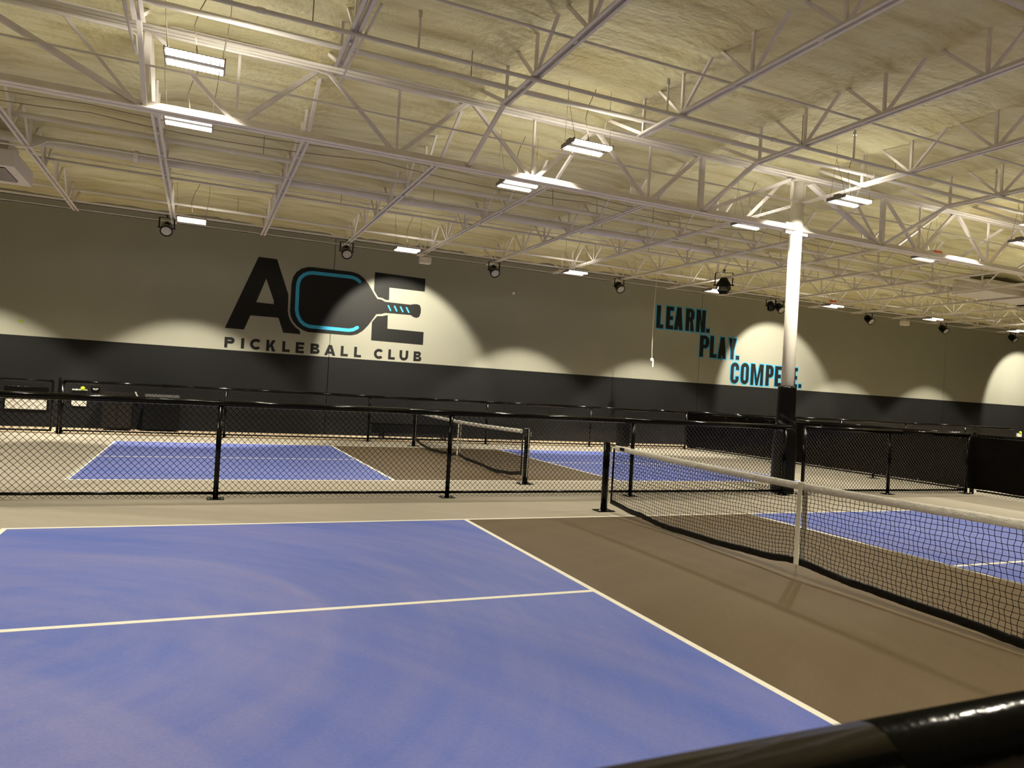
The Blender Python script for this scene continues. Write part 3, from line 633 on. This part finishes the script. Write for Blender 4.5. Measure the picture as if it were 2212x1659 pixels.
def fence(label, loc, rz, x0, x1, posts, H=1.19, rt=.041, joints=(), mesh=True, z0=.018):
    f=thing('chain_link_fence',label,'fence',loc,rz)
    for x in posts: fence_post(H,f,x)
    cuts=[x0]+[p for p in posts if x0+.1<p<x1-.1]+[x1]
    js=[x0]+list(joints)+[x1]
    for a,b in zip(js[:-1],js[1:]): rail(f,a+.002,b-.002,H,rt)
    for x in joints: MB().tube([(x-.03,0,H),(x+.03,0,H)],rt*.93,14).build('rail_sleeve','black',f,True)
    for a,b in zip(cuts[:-1],cuts[1:]):
        rail(f,a+.03,b-.03,.075,.019,10,'bottom_rail')
        if mesh:
            o=place('mesh_panel',mesh_fabric(b-a,z0,H-.02),f,(a,0,0)); o['kind']='stuff'
        # tie clips along the bottom rail
        for k in range(1,5):
            x=a+(b-a)*k/5; MB().tube([(x,-.022,.06),(x,0,.10),(x,.022,.06)],.003,4).build('wire_tie','wire',f)
    return f
YM=7.70
fence('black chain-link fence between the two courts, left of the column',(0,YM,0),0,-10.9,4.50,[-10.9,-7.87,-4.84,-1.82,1.22,4.37],joints=[-7.6,-5.35,-2.45,1.05])
fence('black chain-link fence between the two courts, right of the column',(0,YM,0),0,4.83,9.28,[4.83,7.0,9.25],joints=[7.3])
YB=17.02
fence('black chain-link fence along the walkway, from the gate to the windscreen corner',(0,YB,0),0,-7.92,9.36,[-7.92,-4.48,-.93,2.43,5.82,9.36],joints=[-5.9,-2.6,.4,2.2,4.9,7.9])
fence('black chain-link fence along the walkway beyond the windscreen corner',(0,YB,0),0,9.44,26,[12.8,16.2,19.6,23.0],joints=[14,20])
g_=thing('fence_gate','black chain-link gate leaf left of the double gate posts','gate',(-8.11,YB+.02,0),0)
for x in (-.01,-2.2): MB().lathe([(.024,.05),(.024,1.24),(.01,1.25)],n=12).build('gate_upright','black',g_,True,(x,0,0))
MB().tube([(-2.2,0,1.18),(-.03,0,1.18)],.026,12).build('top_rail','black',g_,True); MB().tube([(-2.2,0,.07),(-.03,0,.07)],.022,12).build('bottom_rail','black',g_,True)
o=place('mesh_panel',mesh_fabric(2.15,.07,1.17),g_,(-2.18,0,0)); o['kind']='stuff'
MB().tube([(-.01,0,.95),(.14,0,.95)],.01,8).build('latch','black',g_)
p=MB().lathe([(.03,.013),(.03,1.26),(.012,1.275)],n=14).build('gate_post','black',None,True,(-7.985,YB,0)); tag(p,'black gate post standing against the first walkway fence post','post')
fence('black chain-link fence beyond the gate, at the left edge',(0,YB,0),0,-15,-10.45,[-13.4,-10.45])
# end fence running front to back with its windscreens
XE=9.40
tag(MB().lathe([(.042,.0),(.042,1.25),(.02,1.265)],n=16).build('corner_post','black',None,True,(XE+.02,YM-.01,0)),'stout black corner post where the middle fence meets the end fence','post')
fe=fence('black end fence running away from the camera behind the right baseline',(XE,0,0),PI/2,7.78,16.95,[10.0,13.2],joints=[10.4,13.6])
fn=fence('black end fence nearest the right edge, corner post to frame edge',(XE,0,0),PI/2,-1.3,7.60,[-1.3,1.6,4.6],joints=[4.9])
def windscreen(y0,y1,label,z0=.11):
    nxx=int((y1-y0)/.1); nz=12; b=MB()
    for s in (0,1):
        for j in range(nz+1):
            for i in range(nxx+1):
                y=y0+(y1-y0)*i/nxx; z=z0+(1.155-z0)*j/nz; e=math.sin(PI*j/nz)
                x=-.035-.018*e*(1+noise.noise(Vector((y*1.6,z*2.2,1))))-.012*e*noise.noise(Vector((y*5,z*3,4)))+s*.003
                zz=z+(.012*noise.noise(Vector((y*2,0,8))) if j in(0,) else 0)
                b.v.append((x,y,zz))
    k=(nxx+1)*(nz+1)
    for s in (0,1):
        for j in range(nz):
            for i in range(nxx):
                a=s*k+j*(nxx+1)+i; b.f.append((a,a+nxx+1,a+nxx+2,a+1) if not s else (a,a+1,a+nxx+2,a+nxx+1))
    o=b.build('windscreen','tarp',None,True,(XE,0,0)); tag(o,label,'windscreen')
    for i in range(int((y1-y0)/.9)):
        for z in (z0+.03,1.12): MB().lathe([(.008,0),(.012,.003)],n=8).xform(Matrix.Translation((-.045,y0+.25+i*.9,z))@Matrix.Rotation(-PI/2,4,'Y')).build('grommet','zinc',o)
    return o
windscreen(7.685,16.95,'dark fabric windscreen tied along the far end fence')
windscreen(-1.2,7.68,'dark fabric windscreen on the end fence at the right frame edge')
# near fence whose top rail crosses the lower right corner
nf=fence('fence right in front of the camera, its glossy top rail in the lower right corner',(0,-1.395,0),0,-12.5,9.3,[-10.9,-7.85,-1.7,1.3,4.3,7.3],H=1.214,rt=.039,joints=[-9.0,-4.50,-1.2,2.4,6.0])

# ------------------------------------------------------------------ nets
def make_net(yc, label, x=0, seed=0, cell=.043):
    nt=thing('pickleball_net',label,'net',(x,yc,0)); HW=3.21; h0,h1=.90,.855
    topz=lambda y: h1+(h0-h1)*(abs(y)/HW)**1.6
    kn=[(-3.25,.13),(-2.7,.07),(-2.1,.035),(-1.4,.06),(-.6,.075),(0,.115),(.55,.07),(1.3,.045),(2.0,.035),(2.7,.075),(3.25,.13)]
    def botz(y):
        for (a,za),(b,zb) in zip(kn[:-1],kn[1:]):
            if y<=b: 
                u=(y-a)/(b-a); u=u*u*(3-2*u); return za+(zb-za)*u+.006*noise.noise(Vector((y*5,seed,0)))
        return .13
    bx=lambda y,z: .028*noise.noise(Vector((y*.9,z*1.2,seed)))*math.sin(PI*min(1,max(0,(z-.05)/.8)))+ .02*noise.noise(Vector((y*1.4,seed+3,0)))*max(0,1-z/.45)
    # posts
    for s in (-1,1):
        p=MB().lathe([(.045,.01),(.045,.925),(.03,.935)],n=20).build('net_post','black',nt,True,(0,s*3.42,0))
        bp=MB().box(-.125,.125,-.095,.095,0,.012).build('base_plate','black',p)
        for a in (-.1,.1):
            for c in (-.07,.07): MB().lathe([(.014,.012),(.014,.026),(.006,.032)],(a,c,0),8).build('bolt','zinc',bp) if False else None
        b=MB()
        for a in (-.1,.1):
            for c in (-.07,.07): b.lathe([(.014,.012),(.014,.026),(.006,.032)],(a,c,0),8)
        b.build('anchor_bolts','zinc',p)
        MB().tube([(0,s*3.36,.90),(0,s*3.20,.895)],.005,6).build('top_cable','black',nt)
        MB().tube([(.0,s*3.245,.13),(.0,s*3.235,.87)],.013,8).build('side_dowel','black',nt,True)
        MB().tube([(.012,s*3.33,.88),(.014,s*3.335,.5),(.01,s*3.33,.12)],.004,5).build('lacing_cord','strap',nt)
        MB().box(-.012,.012,-.03,.03,.80,.88).build('ratchet','zinc',p,loc=(.05,0,0))
    if seed==2:
        MB().tube([(0,-3.30,.925),(0,-3.45,.94),(0,-3.475,.92),(.005,-3.475,.5),(.0,-3.47,.12)],.0045,6).build('loose_rope','strap',nt)
    # net body
    n=int(2*HW/cell); rows=18; b=MB(); V=b.v; F=b.f; r=.0026 if seed==1 else .0026
    def P(i,j,sub=0):
        y=-HW+2*HW*i/n; zt=topz(y)-.055; zb=botz(y)+.05; u=j/rows; z=zt+(zb-zt)*u
        yy=y+.0085*math.sin(j*PI*.5+i*.9+2*noise.noise(Vector((i*.13,j*.35,seed))))*(1 if 0<j<rows else 0)+.006*noise.noise(Vector((i*.3,j*.8,seed+5)))
        return Vector((bx(y,z),yy,z+.005*noise.noise(Vector((i*.25,j*.6,seed+9)))))
    def seg(p,q,r):
        d=(q-p); 
        if abs(d.z)>abs(d.y): e1,e2,e3=Vector((r,0,0)),Vector((-.5*r,.87*r,0)),Vector((-.5*r,-.87*r,0))
        else: e1,e2,e3=Vector((r,0,0)),Vector((-.5*r,0,.87*r)),Vector((-.5*r,0,-.87*r))
        k=len(V)
        for c in (p,q): V.extend([tuple(c+e1),tuple(c+e2),tuple(c+e3)])
        F.extend([(k,k+1,k+4,k+3),(k+1,k+2,k+5,k+4),(k+2,k,k+3,k+5)])
    G=[[P(i,j) for j in range(rows+1)] for i in range(n+1)]
    for i in range(n+1):
        for j in range(rows): seg(G[i][j],G[i][j+1],r)
    for j in range(rows+1):
        for i in range(n): seg(G[i][j],G[i+1][j],r)
    o=b.build('netting','net',nt); o['kind']='stuff'
    # top tape: folded wrinkled sleeve
    b=MB(); m=220; ring=10
    for i in range(m+1):
        y=-HW+2*HW*i/m; zt=topz(y)+.008
        wr=noise.noise(Vector((y*2.3,seed,1)))
        for k in range(ring):
            a=2*PI*k/ring; dx=.011*math.cos(a); dz=-.034+.036*math.sin(a)
            wx=.011*noise.noise(Vector((y*14,a*1.2,seed+2)))*max(0,.35+wr*1.6)
            wz=.010*noise.noise(Vector((y*17,a,seed+7)))*max(0,.35+wr*1.6)
            b.v.append((dx+wx+bx(y,zt)*.3,y,zt+dz+wz))
    for i in range(m):
        for k in range(ring):
            a=i*ring+k; c=i*ring+(k+1)%ring; b.f.append((a,c,c+ring,a+ring))
    b.f.append(tuple(range(ring))); b.f.append(tuple(m*ring+k for k in range(ring))[::-1])
    tp=b.build('top_tape','tape',nt,True)
    MB().box(-.0165,-.0155,-.055,.055,-.02,.02).build('black_patch','nband',tp,loc=(-.002,3.02,.872)) if seed==1 else None
    # bottom band
    b=MB(); ring=8
    for i in range(m+1):
        y=-HW+2*HW*i/m; zb=botz(y)+.028; wr=.5+noise.noise(Vector((y*1.1,seed,6)))
        for k in range(ring):
            a=2*PI*k/ring; b.v.append((.007*math.cos(a)+bx(y,.05)+.008*wr*noise.noise(Vector((y*16,a,seed))),y,zb+.034*math.sin(a)+.008*wr*noise.noise(Vector((y*19,a,seed+4)))))
    for i in range(m):
        for k in range(ring):
            a=i*ring+k; c=i*ring+(k+1)%ring; b.f.append((a,c,c+ring,a+ring))
    b.f.append(tuple(range(ring))); b.f.append(tuple(m*ring+k for k in range(ring))[::-1])
    b.build('bottom_band','nband',nt,True)
    # centre strap, loop round the tape, hook to the floor
    st=MB()
    for sx in (-1,1):
        off=.02 if sx<0 else .05
        pts=[(sx*.018,h1+.012),(sx*.020,h1-.09),(sx*.024,.55),(sx*.026,.3),(sx*.018,.115)]
        for (xa,za),(xb,zb) in zip(pts[:-1],pts[1:]):
            st.bar((xa,0 if sx<0 else -.028,za),(xb,0 if sx<0 else -.028,zb),.004,.05) if False else st.box(min(xa,xb)-.001,max(xa,xb)+.001,-.026+(0 if sx<0 else -.03),.026+(0 if sx<0 else -.03),zb,za)
    st.box(-.019,.019,-.03,.026,h1+.008,h1+.013)
    sp=st.build('centre_strap','strap',nt)
    MB().tube([(-.02,0,.115),(-.02,0,.07)],.004,6).tube([(-.02+.009*math.cos(t_),0,.055+.018*math.sin(t_)) for t_ in [k*PI/6 for k in range(13)]],.003,6).tube([(-.02,.008*math.cos(t_),.024+.016*math.sin(t_)) for t_ in [k*PI/6 for k in range(13)]],.0035,6).build('snap_hook','zinc',sp)
    return nt
make_net(3.048,'near pickleball net with wrinkled white tape and cream centre strap',seed=1)
make_net(12.45,'far pickleball net seen through the chain-link fence',seed=2,cell=.046)

# ------------------------------------------------------------------ things along the back wall
t_=thing('notice_board','black sign with a sky-blue lettered header and white lower sheet, far left','sign',(-8.965,YW-.03,0))
MB().box(-.47,.45,-.02,.028,.40,.98).build('backing','black',t_,bevel=.004); MB().box(-.43,.43,-.026,-.02,.425,.665).build('white_sheet','white',t_)
b=MB()
for a,c in ((-.36,-.27),(-.25,-.1),(-.08,.04),(.055,.08),(.10,.21),(.225,.26),(.275,.36)): b.box(a,c,-.026,-.02,.715,.732)
b.build('header_letters','dblue',t_)
t_=thing('wall_sign','white sign with dark middle and yellow ball on top, right of the gate posts','sign',(-7.845,YW-.03,0))
MB().box(-.165,.16,-.02,.03,.55,.975).build('backing','white',t_,bevel=.004); MB().box(-.165,.165,-.024,-.02,.72,.945).build('dark_band','grill',t_)
tag(MB().lathe([(.055*math.sin(a),-.055*math.cos(a)) for a in [.05+k*(PI-.1)/12 for k in range(13)]],n=20).build('ball_emblem','yellow',t_,True,(.065,-.03,.995)),'bright yellow-green ball')
t_=thing('wall_plaque','small black plaque with two lines of white lettering','sign',(-7.51,YW-.02,.985)); MB().box(-.09,.09,-.01,.02,-.06,.06).build('plate','black',t_)
b=MB()
for r_,(a,c) in enumerate(((-.055,.055),(-.04,.045))):
    x=a
    while x<c: b.box(x,x+.013,-.013,-.01,.012-r_*.026,.028-r_*.026); x+=.018
b.build('lettering','white',t_)
t_=thing('storage_cabinet','low dull brown cabinet behind the walkway fence at the left','cabinet',(-6.95,YW-.35,0)); MB().box(-.33,.33,-.25,.25,.05,.95).build('cabinet_body','brown',t_,bevel=.01)
for s in (-1,1): MB().box(s*.165-.155,s*.165+.155,-.27,-.25,.08,.92).build('door','brown',t_,bevel=.006)
o=MB().bar((-6.60,YW-.12,.97),(-6.50,YW-.12,.78),.05,.03).build('folded_brace','white'); tag(o,'short slanted white strip leaning beside the brown cabinet','board')
t_=thing('clear_case','clear plastic display case beside the slanted white strip','case',(-5.95,YW-.3,0))
MB().box(-.40,.40,-.2,.2,.80,.94).build('clear_cover','clear',t_,bevel=.005); MB().box(-.42,.42,-.22,.22,.05,.80).build('case_base','grill',t_)
# bench
t_=thing('bench','long black bench on splayed legs behind the far fence','bench',(.62,18.15,0))
for k in range(3): MB().box(-1.25,1.25,-.19+k*.13,-.07+k*.13,.40,.44).build('seat_slat','black',t_,bevel=.006)
MB().box(-1.25,1.25,-.2,-.185,.17,.40).build('front_apron','grill',t_)
for sx in (-.9,.9): MB().bar((sx,-.15,.4),(sx*1.02,-.2,0),.05,.05).bar((sx,.15,.4),(sx*1.02,.22,0),.05,.05).bar((sx*1.02,-.2,.025),(sx*1.02,.22,.025),.05,.05).build('leg','black',t_)
t_=thing('waste_bin','tall matte black bin behind the walkway fence near the corner','bin',(7.45,17.7,0)); MB().lathe([(.20,0),(.22,.02),(.24,.78),(.25,.80),(.25,.84),(.2,.88),(.08,.92)],n=24).build('bin_body','grill',t_,True)
MB().lathe([(.255,.0),(.255,.03)],n=24).build('rim','black',t_,True,(0,0,.79))
t_=thing('wall_sign','small white sign with yellow ball at the far right edge','sign',(29.69,YW-.03,0)); MB().box(-.165,.16,-.02,.03,.55,.95).build('backing','white',t_); MB().lathe([(.06*math.sin(a),-.06*math.cos(a)) for a in [.05+k*(PI-.1)/12 for k in range(13)]],n=20).build('ball_emblem','yellow',t_,True,(.03,-.03,.99))
